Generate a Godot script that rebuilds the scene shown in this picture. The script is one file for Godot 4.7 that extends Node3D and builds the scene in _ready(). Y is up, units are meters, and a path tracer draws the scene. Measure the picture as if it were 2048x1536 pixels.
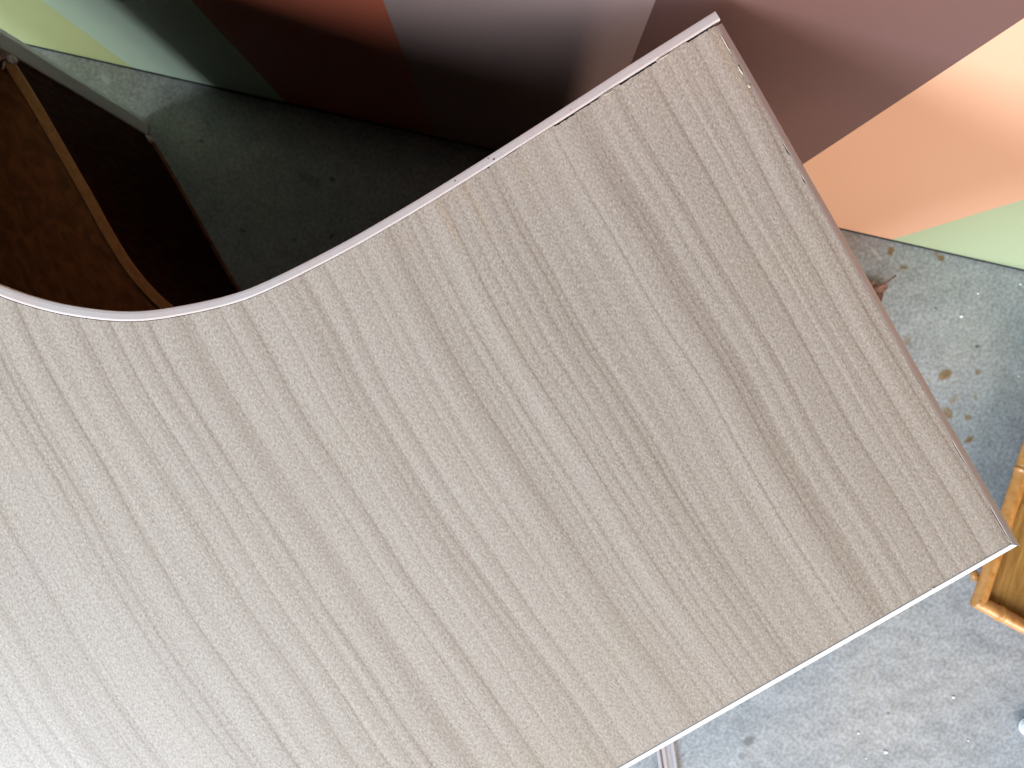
extends Node3D
# A laminate desk top with a concave front edge, seen from straight above, on a concrete floor beside a wall painted in wide vertical stripes.
# Metres; x to the right of the picture, z towards its bottom. The desk's own axes are turned by DESK_TURN.

const DESK_TURN := 30.466
const WALL_TURN := -12.7167
const WALL_AT := Vector3(-0.08174, 0.0, 0.0)
const TOP := 0.765

var rng := RandomNumberGenerator.new()

# ------------------------------------------------------------------ helpers
func tag(o: Node, label: String, category: String, group := "") -> void:
	o.set_meta("label", label)
	o.set_meta("category", category)
	if group != "":
		o.set_meta("group", group)

func base(called: String, at := Vector3.ZERO, turn := 0.0) -> Node3D:
	var o := Node3D.new()
	o.name = called
	add_child(o, true)
	o.position = at
	o.rotation_degrees.y = turn
	return o

func put(called: String, mesh: Mesh, mat: Material, parent: Node) -> MeshInstance3D:
	var o := MeshInstance3D.new()
	o.name = called
	o.mesh = mesh
	o.material_override = mat
	parent.add_child(o, true)
	return o

func starts() -> SurfaceTool:
	var st := SurfaceTool.new()
	st.begin(Mesh.PRIMITIVE_TRIANGLES)
	return st

func tri(st: SurfaceTool, a: Vector3, b: Vector3, c: Vector3, ua := Vector2.ZERO, ub := Vector2.ZERO, uc := Vector2.ZERO) -> void:
	st.set_uv(ua); st.add_vertex(a)
	st.set_uv(ub); st.add_vertex(b)
	st.set_uv(uc); st.add_vertex(c)

func quad(st: SurfaceTool, a: Vector3, b: Vector3, c: Vector3, d: Vector3) -> void:
	tri(st, a, b, c)
	tri(st, a, c, d)

func done(st: SurfaceTool) -> ArrayMesh:
	st.generate_normals()
	return st.commit()

func turned(poly: PackedVector2Array) -> PackedVector2Array:
	# outlines run so that their area is positive in (x, z)
	var area := 0.0
	for i in poly.size():
		area += poly[i].cross(poly[(i + 1) % poly.size()])
	if area < 0.0:
		poly.reverse()
	return poly

# an outline in (x, z) given thickness in y
func slab(outline: PackedVector2Array, y0: float, y1: float, uv_from := Vector2.ZERO, uv_size := Vector2.ONE) -> ArrayMesh:
	var p := turned(outline)
	var st := starts()
	st.set_smooth_group(-1)
	var t := Geometry2D.triangulate_polygon(p)
	for k in range(0, t.size(), 3):
		var a := p[t[k]]
		var b := p[t[k + 1]]
		var c := p[t[k + 2]]
		if (b - a).cross(c - a) < 0.0:
			var keep := b
			b = c
			c = keep
		tri(st, Vector3(a.x, y1, a.y), Vector3(b.x, y1, b.y), Vector3(c.x, y1, c.y), (a - uv_from) / uv_size, (b - uv_from) / uv_size, (c - uv_from) / uv_size)
		tri(st, Vector3(a.x, y0, a.y), Vector3(c.x, y0, c.y), Vector3(b.x, y0, b.y), (a - uv_from) / uv_size, (c - uv_from) / uv_size, (b - uv_from) / uv_size)
	for k in p.size():
		var a := p[k]
		var b := p[(k + 1) % p.size()]
		quad(st, Vector3(a.x, y0, a.y), Vector3(b.x, y0, b.y), Vector3(b.x, y1, b.y), Vector3(a.x, y1, a.y))
	return done(st)

func box(x0: float, x1: float, y0: float, y1: float, z0: float, z1: float) -> ArrayMesh:
	return slab(PackedVector2Array([Vector2(x0, z0), Vector2(x1, z0), Vector2(x1, z1), Vector2(x0, z1)]), y0, y1)

# a profile (inward offset, height) carried along a path in (x, z); the inside is to the left or right by side
func sweep(path: PackedVector2Array, profile: PackedVector2Array, side: float, colors := PackedColorArray(), widths := PackedFloat32Array(), first := Vector2.ZERO, last := Vector2.ZERO) -> ArrayMesh:
	var st := starts()
	st.set_smooth_group(-1)
	var rows: Array[PackedVector3Array] = []
	for i in path.size():
		var d := (path[mini(i + 1, path.size() - 1)] - path[maxi(i - 1, 0)]).normalized()
		var n := Vector2(-d.y, d.x) * side
		if i == 0 and first != Vector2.ZERO:
			n = first
		if i == path.size() - 1 and last != Vector2.ZERO:
			n = last
		var row := PackedVector3Array()
		for q in profile:
			var k := widths[i] if widths.size() else 1.0
			var p := path[i] + n * q.x * k
			row.append(Vector3(p.x, q.y, p.y))
		rows.append(row)
	var m := profile.size()
	for i in path.size() - 1:
		for k in m:
			var j := (k + 1) % m
			var q := [rows[i][k], rows[i + 1][k], rows[i + 1][j], rows[i][j]]
			var ci := [i, i + 1, i + 1, i]
			for w in ([0, 1, 2, 0, 2, 3] if side > 0.0 else [0, 2, 1, 0, 3, 2]):
				if colors.size():
					st.set_color(colors[ci[w]])
				st.add_vertex(q[w])
	for e in [0, path.size() - 1]:
		for k in range(1, m - 1):
			for w in [0, k, k + 1]:
				if colors.size():
					st.set_color(colors[e])
				st.add_vertex(rows[e][w])
	return done(st)

func smooth_path(points: PackedVector2Array, step: float) -> PackedVector2Array:
	var c := Curve2D.new()
	for i in points.size():
		var t := (points[mini(i + 1, points.size() - 1)] - points[maxi(i - 1, 0)]) / 6.0
		c.add_point(points[i], -t, t)
	c.bake_interval = step
	return c.get_baked_points()

# round section of changing radius along a path in space
func tube(path: PackedVector3Array, radii: PackedFloat32Array, sides := 14) -> ArrayMesh:
	var st := starts()
	var rows: Array[PackedVector3Array] = []
	for i in path.size():
		var d := (path[mini(i + 1, path.size() - 1)] - path[maxi(i - 1, 0)]).normalized()
		var a := d.cross(Vector3.UP if absf(d.y) < 0.9 else Vector3.RIGHT).normalized()
		var b := d.cross(a)
		var row := PackedVector3Array()
		for k in sides:
			var w := TAU * k / sides
			row.append(path[i] + (a * cos(w) + b * sin(w)) * radii[i])
		rows.append(row)
	for i in path.size() - 1:
		for k in sides:
			var j := (k + 1) % sides
			quad(st, rows[i][k], rows[i][j], rows[i + 1][j], rows[i + 1][k])
	for e in [0, path.size() - 1]:
		for k in sides:
			var j := (k + 1) % sides
			if e == 0:
				tri(st, path[e], rows[e][j], rows[e][k])
			else:
				tri(st, path[e], rows[e][k], rows[e][j])
	return done(st)

# an uneven rounded lump
func lump(size: Vector3, seed_at: int, rough := 0.25) -> ArrayMesh:
	var n := FastNoiseLite.new()
	n.seed = seed_at
	n.frequency = 0.9
	var st := starts()
	var at := func(i: int, j: int) -> Vector3:
		var th := PI * i / 7.0
		var ph := TAU * (j % 10) / 10.0
		var d := Vector3(sin(th) * cos(ph), cos(th), sin(th) * sin(ph))
		return d * size * (1.0 + rough * n.get_noise_3dv(d * 2.0) * 2.0)
	for i in 7:
		for j in 10:
			quad(st, at.call(i, j), at.call(i, j + 1), at.call(i + 1, j + 1), at.call(i + 1, j))
	return done(st)

func noise_bytes(seed_at: int, freq: float, octaves: int, w: int, h: int, src_w: int, src_h: int, kind := FastNoiseLite.TYPE_SIMPLEX_SMOOTH, warp := 0.0) -> PackedByteArray:
	var n := FastNoiseLite.new()
	n.noise_type = kind
	n.seed = seed_at
	n.frequency = freq
	n.fractal_octaves = octaves
	if warp > 0.0:
		n.domain_warp_enabled = true
		n.domain_warp_amplitude = warp
		n.domain_warp_frequency = freq * 0.7
	var im := n.get_image(src_w, src_h, false, false, true)
	im.convert(Image.FORMAT_L8)
	if src_w != w or src_h != h:
		im.resize(w, h, Image.INTERPOLATE_CUBIC)
	return im.get_data()

func plain(c: Color, rough: float, spec := 0.5) -> StandardMaterial3D:
	var m := StandardMaterial3D.new()
	m.albedo_color = c
	m.roughness = rough
	m.metallic_specular = spec
	return m

func lin(r: float, g: float, b: float) -> Color:
	return Color(r, g, b).linear_to_srgb()

func noise_tex(seed_at: int, freq: float, size := 512, octaves := 4, bump := 0.0, ramp: Gradient = null, warp := 0.0) -> ImageTexture:
	var n := FastNoiseLite.new()
	n.seed = seed_at
	n.frequency = freq
	n.fractal_octaves = octaves
	if warp > 0.0:
		n.domain_warp_enabled = true
		n.domain_warp_amplitude = warp
		n.domain_warp_frequency = freq
	var im := n.get_seamless_image(size, size)
	im.convert(Image.FORMAT_RGBA8)
	if bump > 0.0:
		im.bump_map_to_normal_map(bump)
	elif ramp != null:
		var d := im.get_data()
		var lut := PackedByteArray()
		for i in 256:
			var c := ramp.sample(i / 255.0)
			lut.append_array([int(c.r * 255.0), int(c.g * 255.0), int(c.b * 255.0)])
		for i in size * size:
			var v := d[i * 4] * 3
			d[i * 4] = lut[v]
			d[i * 4 + 1] = lut[v + 1]
			d[i * 4 + 2] = lut[v + 2]
		im = Image.create_from_data(size, size, false, Image.FORMAT_RGBA8, d)
	return ImageTexture.create_from_image(im)

func ramp_of(a: Color, b: Color, c: Color) -> Gradient:
	var g := Gradient.new()
	g.offsets = PackedFloat32Array([0.15, 0.5, 0.85])
	g.colors = PackedColorArray([a, b, c])
	return g

# ------------------------------------------------------------------ computed surfaces
const LAM_FROM := Vector2(-0.66, -0.39)
const LAM_SIZE := Vector2(1.0, 0.82)

func laminate_texture() -> ImageTexture:
	var w := 1536
	var h := 1260
	rng.seed = 71
	# lightness across the grain, in half millimetres
	var count := 3000
	var prof := PackedFloat32Array()
	prof.resize(count)
	var one := FastNoiseLite.new()
	one.seed = 5
	one.frequency = 1.0
	one.fractal_octaves = 1
	for i in count:
		var s := i * 0.0005
		prof[i] = 0.74 + 0.05 * one.get_noise_1d(s * 16.0) + 0.09 * one.get_noise_1d(s * 60.0 + 40.0) + 0.07 * one.get_noise_1d(s * 230.0 + 90.0) + 0.05 * one.get_noise_1d(s * 700.0 + 190.0)
	var x := 0.0
	while x < 1.5:
		x += rng.randf_range(0.007, 0.030) if rng.randf() < 0.75 else rng.randf_range(0.003, 0.007)
		var depth := rng.randf_range(0.13, 0.46)
		var thin := rng.randf_range(0.0006, 0.0014)
		var fade := rng.randf_range(0.003, 0.013)
		var glow := rng.randf_range(0.0, 0.16)
		var c := int(x * 2000.0)
		for k in range(-70, 40):
			if c + k < 0 or c + k >= count:
				continue
			var d := k * 0.0005
			var v := -depth * exp(-absf(d) / thin)
			if d < 0.0:
				v -= 0.28 * depth * exp(d / fade)
			else:
				v += glow * exp(-d / 0.004)
			prof[c + k] += v
	var wave := noise_bytes(11, 0.0032, 2, w, h, w / 2, h / 2)
	var wiggle := noise_bytes(16, 0.022, 1, w, h, w / 2, h / 4)
	var slow := noise_bytes(12, 0.004, 2, w, h, w / 4, h / 4)
	var pores := noise_bytes(13, 0.42, 2, w, h, w, int(h / 2.6))
	var streak := noise_bytes(17, 0.13, 2, w, h, w, int(h / 26.0))
	var speck := noise_bytes(14, 0.33, 1, w, h, w, int(h / 1.5))
	var hue := noise_bytes(15, 0.012, 2, w, h, w / 4, h / 4)
	var light := Vector3(248, 228, 209)
	var dark := Vector3(168, 142, 122)
	var lut := PackedByteArray()
	for i in 256:
		var c := dark.lerp(light, i / 255.0)
		lut.append_array([int(c.x), int(c.y), int(c.z)])
	var out := PackedByteArray()
	out.resize(w * h * 3)
	var o := 0
	for r in h:
		var v := LAM_FROM.y + LAM_SIZE.y * r / h
		var q := v + 0.17
		var row := r * w
		for c in w:
			var u := LAM_FROM.x + float(c) / w
			var wv := wave[row + c] - 128
			var s := u - (0.155 - 0.10 * (u + 0.4)) * q * q + 0.045 * q + wv * 0.000042 + (wiggle[row + c] - 128) * 0.0000055
			var si := (s + 0.9) * 2000.0
			var i0 := int(si)
			var fr := si - i0
			var p := prof[i0] * (1.0 - fr) + prof[i0 + 1] * fr
			var sc := row + clampi(c + int((s - u) * 1536.0), 0, w - 1)
			var strong := 0.85 + (slow[row + c] - 128) * 0.0028
			p = 0.70 + (p - 0.70) * strong + (pores[sc] - 128) * 0.0036 + (speck[sc] - 128) * 0.0012 + (streak[sc] - 128) * 0.0005
			var k := clampi(int(p * 255.0), 0, 255) * 3
			var hu := (hue[row + c] - 128) / 80
			out[o] = lut[k]
			out[o + 1] = clampi(lut[k + 1] - hu / 2, 0, 255)
			out[o + 2] = clampi(lut[k + 2] + hu, 0, 255)
			o += 3
	# old glue that has yellowed the sheet beside the strips: u, v, half widths, strength
	for q in [[0.036, -0.142, 0.004, 0.030, 0.34], [0.006, -0.143, 0.004, 0.026, 0.40], [0.020, -0.158, 0.020, 0.008, 0.16], [0.092, -0.150, 0.003, 0.020, 0.22], [0.310, -0.145, 0.006, 0.040, 0.30], [0.313, -0.080, 0.003, 0.030, 0.18], [-0.040, -0.150, 0.006, 0.016, 0.15]]:
		var cx: float = (q[0] - LAM_FROM.x) / LAM_SIZE.x * w
		var cy: float = (q[1] - LAM_FROM.y) / LAM_SIZE.y * h
		var rx: float = q[2] / LAM_SIZE.x * w
		var ry: float = q[3] / LAM_SIZE.y * h
		for y in range(int(cy - ry * 1.5), int(cy + ry * 1.5)):
			for xx in range(int(cx - rx * 2.0), int(cx + rx * 2.0)):
				if xx < 0 or y < 0 or xx >= w or y >= h:
					continue
				var d := pow((xx - cx) / rx, 2.0) + pow((y - cy) / ry, 2.0)
				var k: float = 0.32 * q[4] * exp(-1.4 * d)
				var at := (y * w + xx) * 3
				out[at + 1] = int(out[at + 1] * (1.0 - 0.22 * k))
				out[at + 2] = int(out[at + 2] * (1.0 - 0.62 * k))
	return ImageTexture.create_from_image(Image.create_from_data(w, h, false, Image.FORMAT_RGB8, out))

const FLOOR_HALF := 1.25

func floor_texture() -> ImageTexture:
	var n := 1280
	var big := noise_bytes(31, 0.006, 4, n, n, n / 2, n / 2, FastNoiseLite.TYPE_SIMPLEX_SMOOTH, 30.0)
	var mid := noise_bytes(32, 0.035, 4, n, n, n, n, FastNoiseLite.TYPE_SIMPLEX_SMOOTH, 14.0)
	var fine := noise_bytes(33, 0.22, 3, n, n, n, n)
	var pits := noise_bytes(34, 0.055, 2, n, n, n, n)
	var dots := noise_bytes(35, 0.11, 1, n, n, n, n)
	var out := PackedByteArray()
	out.resize(n * n * 3)
	for i in n * n:
		var p := 155.0 + (big[i] - 128) * 0.055 + (mid[i] - 128) * 0.065 + (fine[i] - 128) * 0.21
		if pits[i] < 34:
			p -= (34 - pits[i]) * 1.3
		if dots[i] > 238:
			p += (dots[i] - 238) * 1.5
		var t := (big[i] - 128) * 0.035
		out[i * 3] = clampi(int(p + t - 2.0), 0, 255)
		out[i * 3 + 1] = clampi(int(p + 1.0), 0, 255)
		out[i * 3 + 2] = clampi(int(p - t + 4.0), 0, 255)
	# drips of brown stain and a few grey blotches: x, z, half length, half width, turn, strength, kind
	var brown := Vector3(124, 90, 50)
	var grey := Vector3(84, 90, 92)
	var pale := Vector3(196, 198, 196)
	var spots := [
		[0.721, -0.198, .008, .012, .3, .9, brown], [0.818, -0.183, .008, .007, .4, .9, brown], [0.808, -0.192, .005, .006, 0.0, .5, brown], [0.745, -0.165, .009, .005, -.2, .85, brown],
		[0.829, 0.044, .016, .010, -.6, .85, brown], [0.893, 0.036, .006, .007, 0.0, .6, brown], [0.890, 0.084, .005, .005, 0.0, .45, brown], [0.875, 0.126, .009, .007, .1, .7, brown],
		[0.880, 0.169, .012, .007, -.6, .85, brown], [0.783, 0.047, .008, .010, -.4, .6, brown], [0.836, 0.116, .010, .014, -.5, .7, brown], [0.754, -0.024, .007, .009, 0.0, .4, brown], [0.797, 0.052, .008, .006, 0.0, .35, brown], [0.846, 0.090, .012, .006, -.9, .3, brown],
		[0.461, 0.766, .017, .010, -.8, .6, grey], [0.330, 0.798, .004, .004, 0.0, .7, grey], [0.347, 0.794, .004, .004, 0.0, .6, grey], [0.733, 0.711, .004, .005, .4, .7, grey], [0.446, 0.800, .010, .012, .4, .45, grey],
		[0.892, -0.012, .004, .003, 0.0, .9, grey], [0.809, -0.087, .003, .003, 0.0, .8, grey], [0.640, -0.190, .010, .005, .6, .5, pale], [0.690, -0.195, .012, .004, .9, .6, pale], [0.700, -0.182, .008, .004, .9, .5, pale], [0.648, -0.160, .008, .004, .3, .5, pale],
		[-0.535, -0.238, .006, .004, .2, .8, grey], [-0.432, -0.220, .006, .005, .2, .8, grey], [-0.360, -0.225, .008, .005, -1.0, .9, grey], [-0.358, -0.335, .008, .006, 0.2, .8, grey], [-0.402, -0.335, .03, .012, .6, .3, grey], [-0.61, -0.41, .008, .004, .5, .6, grey],
		[-0.795, -0.527, .014, .005, .8, .7, pale], [-0.80, -0.50, .010, .005, .1, .5, pale],
	]
	for s in spots:
		var cx: float = (s[0] + FLOOR_HALF) / (2.0 * FLOOR_HALF) * n
		var cz: float = (s[1] + FLOOR_HALF) / (2.0 * FLOOR_HALF) * n
		var la: float = 0.82 * s[2] * n / (2.0 * FLOOR_HALF)
		var lb: float = 0.82 * s[3] * n / (2.0 * FLOOR_HALF)
		var tint: Vector3 = s[6]
		var reach := int(maxf(la, lb) * 1.8) + 2
		for dz in range(-reach, reach + 1):
			for dx in range(-reach, reach + 1):
				var a: float = dx * cos(s[4]) + dz * sin(s[4])
				var b: float = -dx * sin(s[4]) + dz * cos(s[4])
				var px := int(cx) + dx
				var pz := int(cz) + dz
				if px < 0 or pz < 0 or px >= n or pz >= n:
					continue
				var i := pz * n + px
				var d := sqrt(a * a / (la * la) + b * b / (lb * lb)) + (mid[i] - 128) * 0.0035
				var k: float = 0.85 * s[5] * smoothstep(1.35, 0.6, d)
				for ch in 3:
					out[i * 3 + ch] = int(lerpf(out[i * 3 + ch], tint[ch] + (fine[i] - 128) * 0.1, k))
	return ImageTexture.create_from_image(Image.create_from_data(n, n, false, Image.FORMAT_RGB8, out))

# straight wood grain along v, for plywood and the tray
func grain_texture(seed_at: int, dark: Color, light: Color, stretch: float, warp: float) -> ImageTexture:
	var n := 512
	var a := noise_bytes(seed_at, 0.03, 4, n, n, n, int(n / stretch), FastNoiseLite.TYPE_SIMPLEX_SMOOTH, warp)
	var b := noise_bytes(seed_at + 1, 0.3, 2, n, n, n, int(n / (stretch * 0.6)))
	var out := PackedByteArray()
	out.resize(n * n * 3)
	for i in n * n:
		var c := dark.lerp(light, clampf(0.5 + (a[i] - 128) * 0.0042 + (b[i] - 128) * 0.0018, 0.0, 1.0))
		out[i * 3] = int(c.r * 255.0)
		out[i * 3 + 1] = int(c.g * 255.0)
		out[i * 3 + 2] = int(c.b * 255.0)
	return ImageTexture.create_from_image(Image.create_from_data(n, n, false, Image.FORMAT_RGB8, out))

func triplanar(m: StandardMaterial3D, scale_by: float) -> void:
	m.uv1_triplanar = true
	m.uv1_scale = Vector3.ONE * scale_by

# ------------------------------------------------------------------ the scene
func area_light(called: String, at: Vector3, towards: Vector3, size: Vector2, energy: float, tint: Color) -> void:
	var l := AreaLight3D.new()
	l.name = called
	add_child(l, true)
	l.area_normalize_energy = false
	l.area_size = size
	l.light_energy = energy
	l.light_color = tint
	l.area_range = 12.0
	l.shadow_enabled = true
	l.look_at_from_position(at, towards, Vector3.UP)

func _ready() -> void:
	rng.seed = 20
	var cam := Camera3D.new()
	cam.name = "camera"
	add_child(cam)
	cam.transform = Transform3D(Basis(Vector3(0.99997, -0.00714, 0.0), Vector3(-0.00029, -0.04025, -0.99919), Vector3(0.00714, 0.99916, -0.04025)).orthonormalized(), Vector3(0, 1.5, 0))
	var optics := CameraAttributesPhysical.new()
	optics.frustum_focal_length = 24.05
	optics.frustum_focus_distance = 0.74
	optics.frustum_near = 0.05
	optics.frustum_far = 60.0
	optics.exposure_aperture = 8.0
	cam.attributes = optics
	cam.fov = 53.04
	cam.near = 0.05
	cam.far = 60.0
	cam.current = true

	var env := Environment.new()
	env.background_mode = Environment.BG_COLOR
	env.background_color = Color(0.0, 0.0, 0.0)
	env.tonemap_mode = Environment.TONE_MAPPER_LINEAR
	env.tonemap_exposure = 1.16
	env.sdfgi_enabled = true
	env.ssao_enabled = true
	env.ssil_enabled = true
	var around := WorldEnvironment.new()
	around.name = "environment"
	around.environment = env
	add_child(around)

	# daylight through the two wide openings of the place: one to the lower left, one at the lower right
	area_light("left_daylight", Vector3(-2.35, 2.2, 2.85), Vector3(-0.2, 0.75, 0.0), Vector2(2.4, 2.0), 5.8, Color(0.84, 0.925, 1.0))
	area_light("side_daylight", Vector3(-3.1, 0.75, 0.76), Vector3(-0.5, 0.3, -0.75), Vector2(0.6, 1.2), 5.5, Color(0.95, 0.98, 1.0))
	area_light("front_daylight", Vector3(1.75, 1.25, 3.0), Vector3(0.5, 0.5, 0.0), Vector2(2.2, 1.7), 3.7, Color(1.0, 0.95, 0.905))

	build_floor()
	build_wall()
	build_desk()
	build_tray()
	build_small_things()

func build_floor() -> void:
	var st := starts()
	st.set_smooth_group(-1)
	var e := 6.0
	var c := [Vector2(-e, -e), Vector2(e, -e), Vector2(e, e), Vector2(-e, e)]
	var uv := func(p: Vector2) -> Vector2: return (p + Vector2.ONE * FLOOR_HALF) / (2.0 * FLOOR_HALF)
	for t in [[0, 1, 2], [0, 2, 3]]:
		tri(st, Vector3(c[t[0]].x, 0, c[t[0]].y), Vector3(c[t[1]].x, 0, c[t[1]].y), Vector3(c[t[2]].x, 0, c[t[2]].y), uv.call(c[t[0]]), uv.call(c[t[1]]), uv.call(c[t[2]]))
	var m := plain(Color.WHITE, 0.62, 0.4)
	m.albedo_texture = floor_texture()
	m.normal_enabled = true
	m.normal_texture = noise_tex(41, 0.05, 512, 4, 3.0)
	m.normal_scale = 0.25
	var f := put("floor", done(st), m, self)
	f.set_meta("kind", "structure")
	# crumbs of white paint stuck to the concrete
	var white := plain(Color(0.93, 0.94, 0.93), 0.7)
	var k := 0
	for p in [[0.890, -0.115, .0032], [0.859, -0.071, .0048], [0.971, -0.133, .0034], [0.973, 0.045, .0022], [0.730, 0.790, .0052], [0.676, 0.752, .0032], [0.692, 0.803, .0026], [0.892, 0.766, .0030], [0.861, 0.679, .0045], [0.985, 0.30, .003]]:
		var o := put("paint_crumb", lump(Vector3(p[2] * 0.75, p[2] * 0.3, p[2] * 0.6), 60 + k), white, f)
		o.position = Vector3(p[0], p[2] * 0.2, p[1])
		k += 1

func build_wall() -> void:
	# local x runs along the wall, local z comes out of it
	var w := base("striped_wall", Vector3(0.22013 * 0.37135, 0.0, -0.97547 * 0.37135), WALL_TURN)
	tag(w, "smooth wall painted in wide vertical stripes of green, mint, red, mauve, brown and peach", "wall")
	var body := put("wall_body", box(-2.4, 2.6, 0.0, 0.95, -0.14, -0.004), plain(lin(0.3, 0.3, 0.32), 0.8), w)  # height kept low out of view so no upper wall bounces light down
	body.set_meta("label", "grey wall behind the paint")
	put("joint_shadow_strip", box(-2.4, 2.6, 0.0, 0.003, 0.0, 0.0025), plain(lin(0.045, 0.047, 0.055), 0.8), w)  # dark strip painting in the shadow line where wall meets floor
	var relief := noise_tex(51, 0.04, 512, 3, 2.0)
	var cuts := [-1.74, -1.44, -1.14, -0.842, -0.5405, -0.247, 0.0565, 0.3565, 0.6545, 0.954, 1.254, 1.554]
	var paints := [
		["peach stripe far left", lin(0.80, 0.48, 0.30)], ["sage stripe far left", lin(0.50, 0.55, 0.36)], ["yellow-green stripe", lin(0.53, 0.57, 0.27)], ["pale mint stripe", lin(0.50, 0.62, 0.49)], ["brick red stripe", lin(0.46, 0.10, 0.05)],
		["dusty mauve stripe", lin(0.36, 0.22, 0.19)], ["plum brown stripe", lin(0.145, 0.068, 0.057)], ["warm peach stripe", lin(0.73, 0.405, 0.255)], ["sage green stripe", lin(0.41, 0.49, 0.30)], ["mint stripe far right", lin(0.50, 0.62, 0.49)], ["brick red stripe far right", lin(0.46, 0.10, 0.05)],
	]
	for i in paints.size():
		var m := plain(paints[i][1], 0.42, 0.45)
		m.normal_enabled = true
		m.normal_texture = relief
		m.normal_scale = 0.12
		triplanar(m, 5.0)
		var o := put("painted_stripe", box(cuts[i], cuts[i + 1], 0.004, 0.948, -0.004, 0.0), m, w)
		o.set_meta("label", paints[i][0])

func curve_points() -> PackedVector2Array:
	return smooth_path(PackedVector2Array([
		Vector2(0.3215, -0.1812), Vector2(0.2291, -0.1790), Vector2(0.1666, -0.1768), Vector2(0.0801, -0.1741), Vector2(0.0125, -0.1728), Vector2(-0.0384, -0.1728), Vector2(-0.0973, -0.1742), Vector2(-0.1701, -0.1795),
		Vector2(-0.2120, -0.1872), Vector2(-0.2594, -0.2030), Vector2(-0.2947, -0.2187), Vector2(-0.3262, -0.2395), Vector2(-0.3613, -0.2695), Vector2(-0.3938, -0.3059), Vector2(-0.4230, -0.3480), Vector2(-0.4430, -0.3950), Vector2(-0.4520, -0.4500), Vector2(-0.4540, -0.5200), Vector2(-0.4540, -0.7570)]), 0.003)

func strip_colors(path: PackedVector2Array, seed_at: int, tone: Color) -> PackedColorArray:
	var n := FastNoiseLite.new()
	n.seed = seed_at
	n.frequency = 9.0
	var out := PackedColorArray()
	for p in path:
		var k := n.get_noise_2d(p.x, p.y * 1.7)
		var f := n.get_noise_2d(p.x * 14.0, p.y * 14.0)
		out.append(Color(tone.r + 0.03 * f, tone.g - 0.05 * k + 0.03 * f, tone.b - 0.06 * k + 0.03 * f))
	return out

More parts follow.
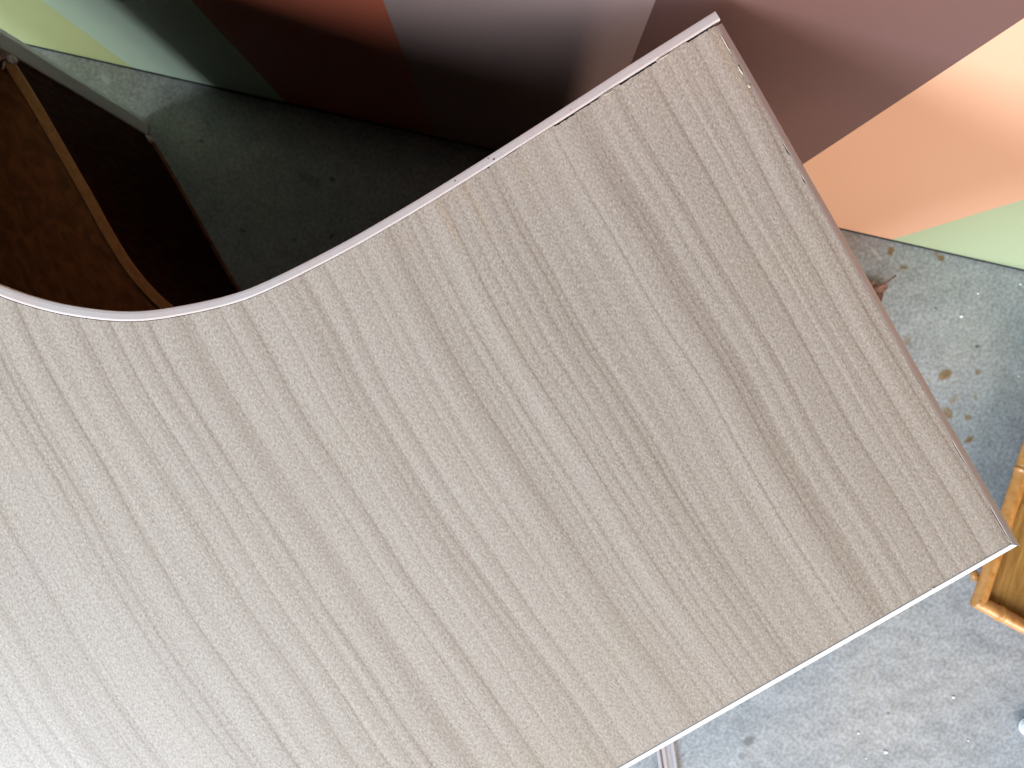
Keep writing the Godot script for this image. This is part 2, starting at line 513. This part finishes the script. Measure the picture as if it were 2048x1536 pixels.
func build_desk() -> void:
	var desk := base("desk", Vector3.ZERO, DESK_TURN)
	tag(desk, "corner desk with grey-beige woodgrain laminate top and concave edge banded in pale pink wood", "desk")

	# --- the wood lipping round the top
	var strip_wood := plain(Color.WHITE, 0.7, 0.3)
	strip_wood.vertex_color_use_as_albedo = true
	var path := curve_points()
	var widths := PackedFloat32Array()
	for p in path:
		widths.append(1.0 + 0.14 * smoothstep(-0.15, -0.38, p.x) + 0.06 * smoothstep(0.1, 0.3, p.x))
	var flat := PackedVector2Array([Vector2(-0.0004, TOP - 0.0085), Vector2(-0.0008, TOP - 0.0009), Vector2(-0.0003, TOP - 0.0001), Vector2(0.0018, TOP + 0.0002), Vector2(0.0062, TOP + 0.0004), Vector2(0.0075, TOP + 0.0001), Vector2(0.0082, TOP - 0.0008), Vector2(0.0083, TOP - 0.0085)])
	put("edge_strip", sweep(path, flat, -1.0, strip_colors(path, 3, Color(0.92, 0.75, 0.68)), widths), strip_wood, desk).set_meta("label", "pale pink wood strip along the concave edge")

	var right := PackedVector2Array()
	for k in 90:
		var v := lerpf(-0.1695, 0.4052, k / 89.0)
		right.append(Vector2(0.3222 + 0.0006 * sin(v * 21.0) * sin(v * 7.0), v))
	var bevel := PackedVector2Array([Vector2(-0.0002, TOP - 0.027), Vector2(-0.0010, TOP - 0.0036), Vector2(-0.0004, TOP - 0.0026), Vector2(0.0044, TOP - 0.0006), Vector2(0.0062, TOP - 0.0001), Vector2(0.0066, TOP - 0.0004), Vector2(0.0066, TOP - 0.027)])
	put("edge_strip", sweep(right, bevel, 1.0, strip_colors(right, 8, Color(0.84, 0.68, 0.62)), PackedFloat32Array(), Vector2.ZERO, Vector2(-1, -1)), strip_wood, desk).set_meta("label", "pinkish tan bevelled wood strip along the right-hand edge, shade put into its colour")  # same wood as the other strips, toned darker for its turned-away side

	var front := PackedVector2Array()
	for k in 160:
		front.append(Vector2(lerpf(0.3156, -0.9900, k / 159.0), 0.4052))
	front[0] = Vector2(0.3222, 0.4052)
	var bevel_front := PackedVector2Array([Vector2(0.0008, TOP - 0.027), Vector2(0.0, TOP - 0.0050), Vector2(0.0008, TOP - 0.0037), Vector2(0.0056, TOP - 0.0003), Vector2(0.0068, TOP + 0.0003), Vector2(0.0076, TOP - 0.0004), Vector2(0.0077, TOP - 0.027)])
	put("edge_strip", sweep(front, bevel_front, 1.0, strip_colors(front, 9, Color(0.84, 0.79, 0.78)), PackedFloat32Array(), Vector2(-1, -1)), strip_wood, desk).set_meta("label", "bevelled wood strip along the long straight edge, lit white put into its colour")  # same wood again, given a whiter tone for the light it faces

	# --- the laminate, chipped along the strip so that dark gaps show
	rng.seed = 4
	var outline := PackedVector2Array()
	var gaps := [[0.318, 0.2846, 0.0020], [0.2846, 0.2518, 0.0005], [0.2518, 0.2330, 0.0020], [0.2330, 0.2116, 0.0019], [0.2116, 0.1875, 0.0005], [0.1875, 0.1614, 0.0016], [0.1614, 0.138, 0.0018], [0.096, 0.088, 0.0006], [0.068, 0.064, 0.0011], [-0.040, -0.020, 0.0006], [-0.065, -0.056, 0.0007], [-0.118, -0.104, 0.0009], [-0.152, -0.144, 0.0009], [-0.205, -0.196, 0.0008], [-0.225, -0.219, 0.0008], [-0.300, -0.286, 0.0006], [-0.336, -0.322, 0.0007], [-0.360, -0.350, 0.0008]]
	var last := 99.0
	for i in path.size():
		var d := (path[mini(i + 1, path.size() - 1)] - path[maxi(i - 1, 0)]).normalized()
		var n := Vector2(d.y, -d.x)
		var g := 0.0001 + 0.00025 * rng.randf() * rng.randf()
		for q in gaps:
			if path[i].x < q[0] and path[i].x > q[1]:
				g = q[2] * rng.randf_range(0.75, 1.15)
		var p := path[i] + n * (0.0083 * widths[i] + g)
		if path[i].x > 0.316:
			continue
		if absf(g - last) > 0.0003 and outline.size():
			outline.append(path[i] + n * (0.0083 * widths[i] + last) + d * -0.0004)
		last = g
		outline.append(p)
	outline.append(Vector2(-0.990, -0.757))
	outline.append(Vector2(-0.990, 0.3974))
	for k in 200:
		var u := lerpf(-0.98, 0.3140, k / 199.0)
		outline.append(Vector2(u, 0.3974 - (0.0004 * rng.randf() * rng.randf())))
	for k in 150:
		var v := lerpf(0.3960, -0.1695, k / 149.0)
		var g := 0.0002 * rng.randf()
		if (v > 0.357 and v < 0.392) or (v > 0.283 and v < 0.306) or (v > -0.046 and v < -0.030) or (v > -0.01 and v < 0.0):
			g = rng.randf_range(0.0006, 0.0012)
		outline.append(Vector2(0.3222 - 0.0066 + 0.0006 * sin(v * 21.0) * sin(v * 7.0) - g, v))
	var lam := plain(Color.WHITE, 0.43, 0.6)
	lam.albedo_texture = laminate_texture()
	lam.normal_enabled = true
	lam.normal_texture = noise_tex(77, 0.35, 512, 2, 2.0)
	lam.normal_scale = 0.025
	var sheet := put("laminate_sheet", slab(outline, TOP - 0.0012, TOP, LAM_FROM, LAM_SIZE), lam, desk)
	sheet.set_meta("label", "grey-beige woodgrain laminate sheet")
	put("core_board", slab(outline, TOP - 0.027, TOP - 0.0013), plain(lin(0.05, 0.032, 0.024), 0.9), desk)

	# small dark flat patches for nail dents on the concave strip
	var dent_tone := plain(lin(0.16, 0.10, 0.09), 0.9)
	for p in [[0.0735, -0.1690, 0.0011, 5], [0.0690, -0.1722, 0.0006, 6], [0.0315, -0.1702, 0.0008, 7], [0.159, -0.1718, 0.0005, 8]]:
		var o := put("dent", lump(Vector3(p[2], 0.00025, p[2] * 0.7), p[3], 0.4), dent_tone, desk)
		o.position = Vector3(p[0], TOP + 0.0003, p[1])

	# splinters of pale backing where the laminate has chipped beside the right-hand strip
	var splinter := plain(lin(0.66, 0.57, 0.44), 0.8)
	for p in [[0.3150, -0.1510, .0004, .0110, 41], [0.3148, -0.1230, .0009, .0050, 43], [0.3147, -0.1060, .0013, .0020, 44], [0.2600, -0.1697, .0060, .0005, 46], [0.1980, -0.1672, .0050, .0005, 47], [0.2300, 0.3975, .0012, .0008, 49]]:
		var o := put("splinter", lump(Vector3(p[2], 0.0005, p[3]), p[4], 0.45), splinter, desk)
		o.position = Vector3(p[0], TOP + 0.0001, p[1])

	# --- what carries the top
	var brown_tex := grain_texture(90, lin(0.13, 0.038, 0.011), lin(0.33, 0.102, 0.030), 2.2, 60.0)
	var brown := plain(Color.WHITE, 0.5, 0.4)
	brown.albedo_texture = brown_tex
	triplanar(brown, 4.0)
	var shaded_brown := plain(Color.WHITE, 0.8, 0.12)  # darker copy of the brown, the shade of the knee space in its colour
	shaded_brown.albedo_texture = grain_texture(96, lin(0.022, 0.006, 0.004), lin(0.06, 0.018, 0.009), 3.0, 20.0)
	triplanar(shaded_brown, 4.0)
	var ply := plain(Color.WHITE, 0.5, 0.4)
	ply.albedo_texture = grain_texture(94, lin(0.40, 0.155, 0.045), lin(0.56, 0.245, 0.085), 1.5, 10.0)
	triplanar(ply, 5.0)
	var bend := smooth_path(PackedVector2Array([Vector2(-0.4035, -0.7236), Vector2(-0.4020, -0.650), Vector2(-0.4035, -0.570), Vector2(-0.4050, -0.500), Vector2(-0.4076, -0.440), Vector2(-0.4070, -0.390), Vector2(-0.4010, -0.346), Vector2(-0.3880, -0.303), Vector2(-0.3600, -0.245), Vector2(-0.3100, -0.180), Vector2(-0.2500, -0.130)]), 0.006)
	put("side_panel", sweep(bend, PackedVector2Array([Vector2(0.0, 0.001), Vector2(0.0, 0.4035), Vector2(0.0135, 0.4035), Vector2(0.0135, 0.001)]), 1.0), shaded_brown, desk).set_meta("label", "brown panel curving round the knee space, shade put into its colour")
	put("panel_edge", sweep(bend, PackedVector2Array([Vector2(-0.0006, 0.4037), Vector2(-0.0006, 0.4062), Vector2(0.0004, 0.4072), Vector2(0.0130, 0.4072), Vector2(0.0140, 0.4062), Vector2(0.0140, 0.4037)]), 1.0), ply, desk).set_meta("label", "light orange plywood edge on top of the brown panel")
	put("base_trim", sweep(bend, PackedVector2Array([Vector2(-0.005, 0.0005), Vector2(-0.005, 0.006), Vector2(-0.0005, 0.009), Vector2(-0.0005, 0.0005)]), 1.0), brown, desk)
	var floor_of := PackedVector2Array()
	for p in bend:
		floor_of.append(p + Vector2(-0.0144, 0.004))
	floor_of.append(Vector2(-0.270, 0.340))
	floor_of.append(Vector2(-0.968, 0.340))
	floor_of.append(Vector2(-0.968, -0.7236))
	put("shelf", slab(floor_of, 0.384, 0.4015), brown, desk).set_meta("label", "orange-brown wooden shelf under the top")

	# board at the end of the wing, its white edge moulded with a groove and a ridge
	var white := plain(lin(0.88, 0.83, 0.80), 0.45)
	put("end_board", slab(PackedVector2Array([Vector2(-0.3935, -0.7576), Vector2(-0.3925, -0.7566), Vector2(-0.3930, -0.7490), Vector2(-0.3990, -0.7470), Vector2(-0.3990, -0.7440), Vector2(-0.3915, -0.7430), Vector2(-0.3895, -0.7418), Vector2(-0.3893, -0.7402), Vector2(-0.3905, -0.7380), Vector2(-0.3990, -0.7262), Vector2(-0.4010, -0.7240), Vector2(-0.9880, -0.7240), Vector2(-0.9880, -0.7576)]), 0.004, TOP - 0.0275), white, desk).set_meta("label", "off-white grooved upright board at the end of the wing")
	var grey := plain(lin(0.42, 0.40, 0.38), 0.6)
	put("unseen_back_panel", box(-0.968, 0.2500, 0.004, TOP - 0.0275, 0.3450, 0.3630), grey, desk)  # unseen panel, added to keep light out of the knee space
	put("end_panel", box(-0.988, -0.9685, 0.004, TOP - 0.0275, -0.7235, 0.3630), grey, desk)
	put("end_panel", box(0.2502, 0.2680, 0.004, TOP - 0.0275, -0.1650, 0.3630), grey, desk)  # unseen; lengthened towards the tip to block light under the top
	# torn flake and foot
	var pink := plain(lin(0.66, 0.50, 0.44), 0.7)
	var flakes := [[-0.4150, -0.7225, .0090, .0035, .2, 21], [-0.4050, -0.7160, .0045, .0085, .3, 22], [-0.4170, -0.7130, .0060, .0018, .8, 23], [-0.3995, -0.7120, .0028, .0060, 0.0, 24]]
	for q in flakes:
		var o := put("torn_flake", lump(Vector3(q[2], 0.0012, q[3]), q[5], 0.5), pink, desk)
		o.position = Vector3(q[0], 0.4085, q[1])
		o.rotation.y = q[4]
	var foot := put("foot", lump(Vector3(0.0085, 0.0085, 0.0110), 27, 0.12), pink, desk)
	foot.position = Vector3(-0.4050, 0.0075, -0.7140)
	foot.rotation.y = 0.5

func bamboo(parent: Node, a: Vector3, b: Vector3, r: float, nodes: Array, mat: Material) -> void:
	var path := PackedVector3Array()
	var radii := PackedFloat32Array()
	var long := a.distance_to(b)
	var steps := int(long / 0.0015)
	for i in steps + 1:
		var d := long * i / steps
		var k := 1.0
		for q in nodes:
			var off: float = absf(d - q)
			k += 0.17 * exp(-pow(off / 0.0035, 2.0)) - 0.16 * exp(-pow((d - q - 0.0046) / 0.0013, 2.0)) + 0.05 * exp(-pow(off / 0.012, 2.0))
		k += 0.015 * sin(d * 90.0)
		path.append(a.lerp(b, d / long))
		radii.append(r * k)
	put("bamboo_rail", tube(path, radii, 18), mat, parent)

func build_tray() -> void:
	var h := 0.062
	var at := Vector3(0.8690, 0.0, 0.4690)
	var tray := base("bamboo_tray", at)
	tag(tray, "amber wooden tray framed with orange bamboo rails on the concrete beside the desk corner", "tray")
	var cane := plain(Color.WHITE, 0.33, 0.55)
	cane.albedo_texture = noise_tex(61, 0.02, 256, 3, 0.0, ramp_of(lin(0.42, 0.175, 0.042), lin(0.54, 0.245, 0.068), lin(0.62, 0.31, 0.10)))
	triplanar(cane, 9.0)
	var corner := Vector3(0, h, 0)
	var far_left := Vector3(0.134, h, -0.448)
	var far_front := Vector3(0.500, h, 0.270)
	var far_corner := far_left + far_front + Vector3(-0.03, -h, 0.02)
	var r := 0.0128
	var along := (far_left - corner).normalized()
	var across := (far_front - corner).normalized()
	bamboo(tray, corner - along * 0.006, far_left, r, [0.268, 0.41], cane)
	bamboo(tray, corner - across * 0.008, far_front, r * 1.02, [0.052, 0.20, 0.36], cane)
	bamboo(tray, far_left, far_corner, r, [0.12, 0.30], cane)
	bamboo(tray, far_front, far_corner, r, [0.1, 0.28], cane)
	var board := plain(Color.WHITE, 0.4, 0.5)
	board.albedo_texture = grain_texture(98, lin(0.22, 0.105, 0.022), lin(0.42, 0.225, 0.060), 9.0, 6.0)
	var st := starts()
	st.set_smooth_group(-1)
	var y1 := h - 0.006
	var y0 := h - 0.018
	var p := [Vector2(0.004, 0.0), Vector2(far_left.x, far_left.z), Vector2(far_corner.x, far_corner.z), Vector2(far_front.x, far_front.z)]
	var a2 := Vector2(along.x, along.z)
	var n2 := Vector2(-a2.y, a2.x)
	for t in [[0, 1, 2], [0, 2, 3]]:
		var q: Array = []
		var uv: Array = []
		for k in t:
			q.append(p[k])
			uv.append(Vector2(p[k].dot(n2), p[k].dot(a2)) * 5.0)
		tri(st, Vector3(q[0].x, y1, q[0].y), Vector3(q[1].x, y1, q[1].y), Vector3(q[2].x, y1, q[2].y), uv[0], uv[1], uv[2])
		tri(st, Vector3(q[0].x, y0, q[0].y), Vector3(q[2].x, y0, q[2].y), Vector3(q[1].x, y0, q[1].y), uv[0], uv[2], uv[1])
	for k in 4:
		var a: Vector2 = p[k]
		var b: Vector2 = p[(k + 1) % 4]
		quad(st, Vector3(a.x, y0, a.y), Vector3(b.x, y0, b.y), Vector3(b.x, y1, b.y), Vector3(a.x, y1, a.y))
	put("tray_board", done(st), board, tray)
	for f in [[0.05, -0.02], [0.17, -0.37], [0.42, 0.19], [0.52, -0.1]]:
		var foot := CylinderMesh.new()
		foot.top_radius = 0.012
		foot.bottom_radius = 0.010
		foot.height = y0
		put("foot", foot, cane, tray).position = Vector3(f[0], y0 / 2.0, f[1])
	var knob := put("rail_end", lump(Vector3(0.0075, 0.008, 0.011), 33, 0.15), cane, tray)
	knob.position = Vector3(-0.002, h - 0.012, -0.047)

func build_small_things() -> void:
	# a dead leaf half under the edge of the desk
	var leaf := base("dead_leaf", Vector3(0.672, 0.0, -0.118), 0.0)
	tag(leaf, "curled reddish brown dead leaf on the concrete beside the right edge of the desk", "leaf")
	var st := starts()
	var rim: Array[Vector2] = [Vector2(0.038, -0.017), Vector2(0.042, -0.007), Vector2(0.035, 0.001), Vector2(0.033, 0.010), Vector2(0.029, 0.020), Vector2(0.022, 0.030), Vector2(0.012, 0.022), Vector2(-0.010, 0.036), Vector2(-0.016, 0.018), Vector2(-0.034, 0.020), Vector2(-0.026, 0.004), Vector2(-0.040, -0.012), Vector2(-0.018, -0.012), Vector2(-0.012, -0.032), Vector2(0.002, -0.016), Vector2(0.014, -0.020), Vector2(0.024, -0.008)]
	var lift := func(q: Vector2, edge: float) -> Vector3: return Vector3(q.x, 0.002 + edge * (0.002 + 0.005 * absf(sin(q.angle() * 2.5))) + 0.003 * sin(q.x * 160.0), q.y)
	for i in rim.size():
		var a := rim[i]
		var b := rim[(i + 1) % rim.size()]
		var m1 := a * 0.55
		var m2 := b * 0.55
		tri(st, lift.call(Vector2.ZERO, 0.0), lift.call(m1, 0.4), lift.call(m2, 0.4))
		tri(st, lift.call(m1, 0.4), lift.call(a, 1.0), lift.call(b, 1.0))
		tri(st, lift.call(m1, 0.4), lift.call(b, 1.0), lift.call(m2, 0.4))
	var dry := plain(Color.WHITE, 0.75, 0.3)
	dry.albedo_texture = noise_tex(81, 0.03, 256, 4, 0.0, ramp_of(lin(0.12, 0.055, 0.040), lin(0.22, 0.105, 0.080), lin(0.32, 0.17, 0.13)))
	triplanar(dry, 14.0)
	put("blade", done(st), dry, leaf)
	put("stalk", tube(PackedVector3Array([Vector3(0.0, 0.005, 0.0), Vector3(0.022, 0.010, -0.010), Vector3(0.040, 0.012, -0.020), Vector3(0.055, 0.009, -0.031)]), PackedFloat32Array([0.0012, 0.0012, 0.0011, 0.0016]), 8), dry, leaf)

	# ridged strip lying under the straight edge
	var strip := base("metal_strip", Vector3(0.292, 0.0, 0.778), 0.0)
	tag(strip, "mauve-grey ridged metal strip lying on the concrete under the straight edge of the desk", "metal strip")
	strip.rotation.y = 0.155
	var metal := plain(lin(0.42, 0.385, 0.395), 0.7)
	var z0 := -0.42
	var z1 := 0.75
	put("strip_base", box(-0.0180, 0.0180, 0.0005, 0.0030, z0, z1), metal, strip)
	for x in [-0.0155, 0.0145]:
		put("ridge", box(x - 0.0028, x + 0.0028, 0.0032, 0.0085, z0, z1), metal, strip)
	put("ridge", box(-0.0078, -0.0010, 0.0032, 0.0060, z0, z1), metal, strip)

	# white rounded cap at the right
	var cap := base("white_cap", Vector3(1.0085, 0.0, 0.7365), 0.0)
	tag(cap, "small white rounded plastic cap standing on the concrete at the right", "plastic cap")
	var shiny := plain(Color(0.90, 0.91, 0.92), 0.3)
	var rows := PackedVector3Array()
	var radii := PackedFloat32Array()
	for q in [[0.0, 0.0155], [0.002, 0.0172], [0.010, 0.0172], [0.014, 0.0160], [0.0165, 0.0135], [0.0180, 0.0095], [0.0186, 0.0040], [0.0187, 0.0002]]:
		rows.append(Vector3(0, q[0], 0))
		radii.append(q[1])
	put("dome", tube(rows, radii, 28), shiny, cap)
	var rim_row := PackedVector3Array([Vector3(0, 0.0, 0), Vector3(0, 0.001, 0), Vector3(0, 0.003, 0), Vector3(0, 0.004, 0)])
	put("rim", tube(rim_row, PackedFloat32Array([0.0175, 0.0185, 0.0185, 0.0174]), 28), shiny, cap)
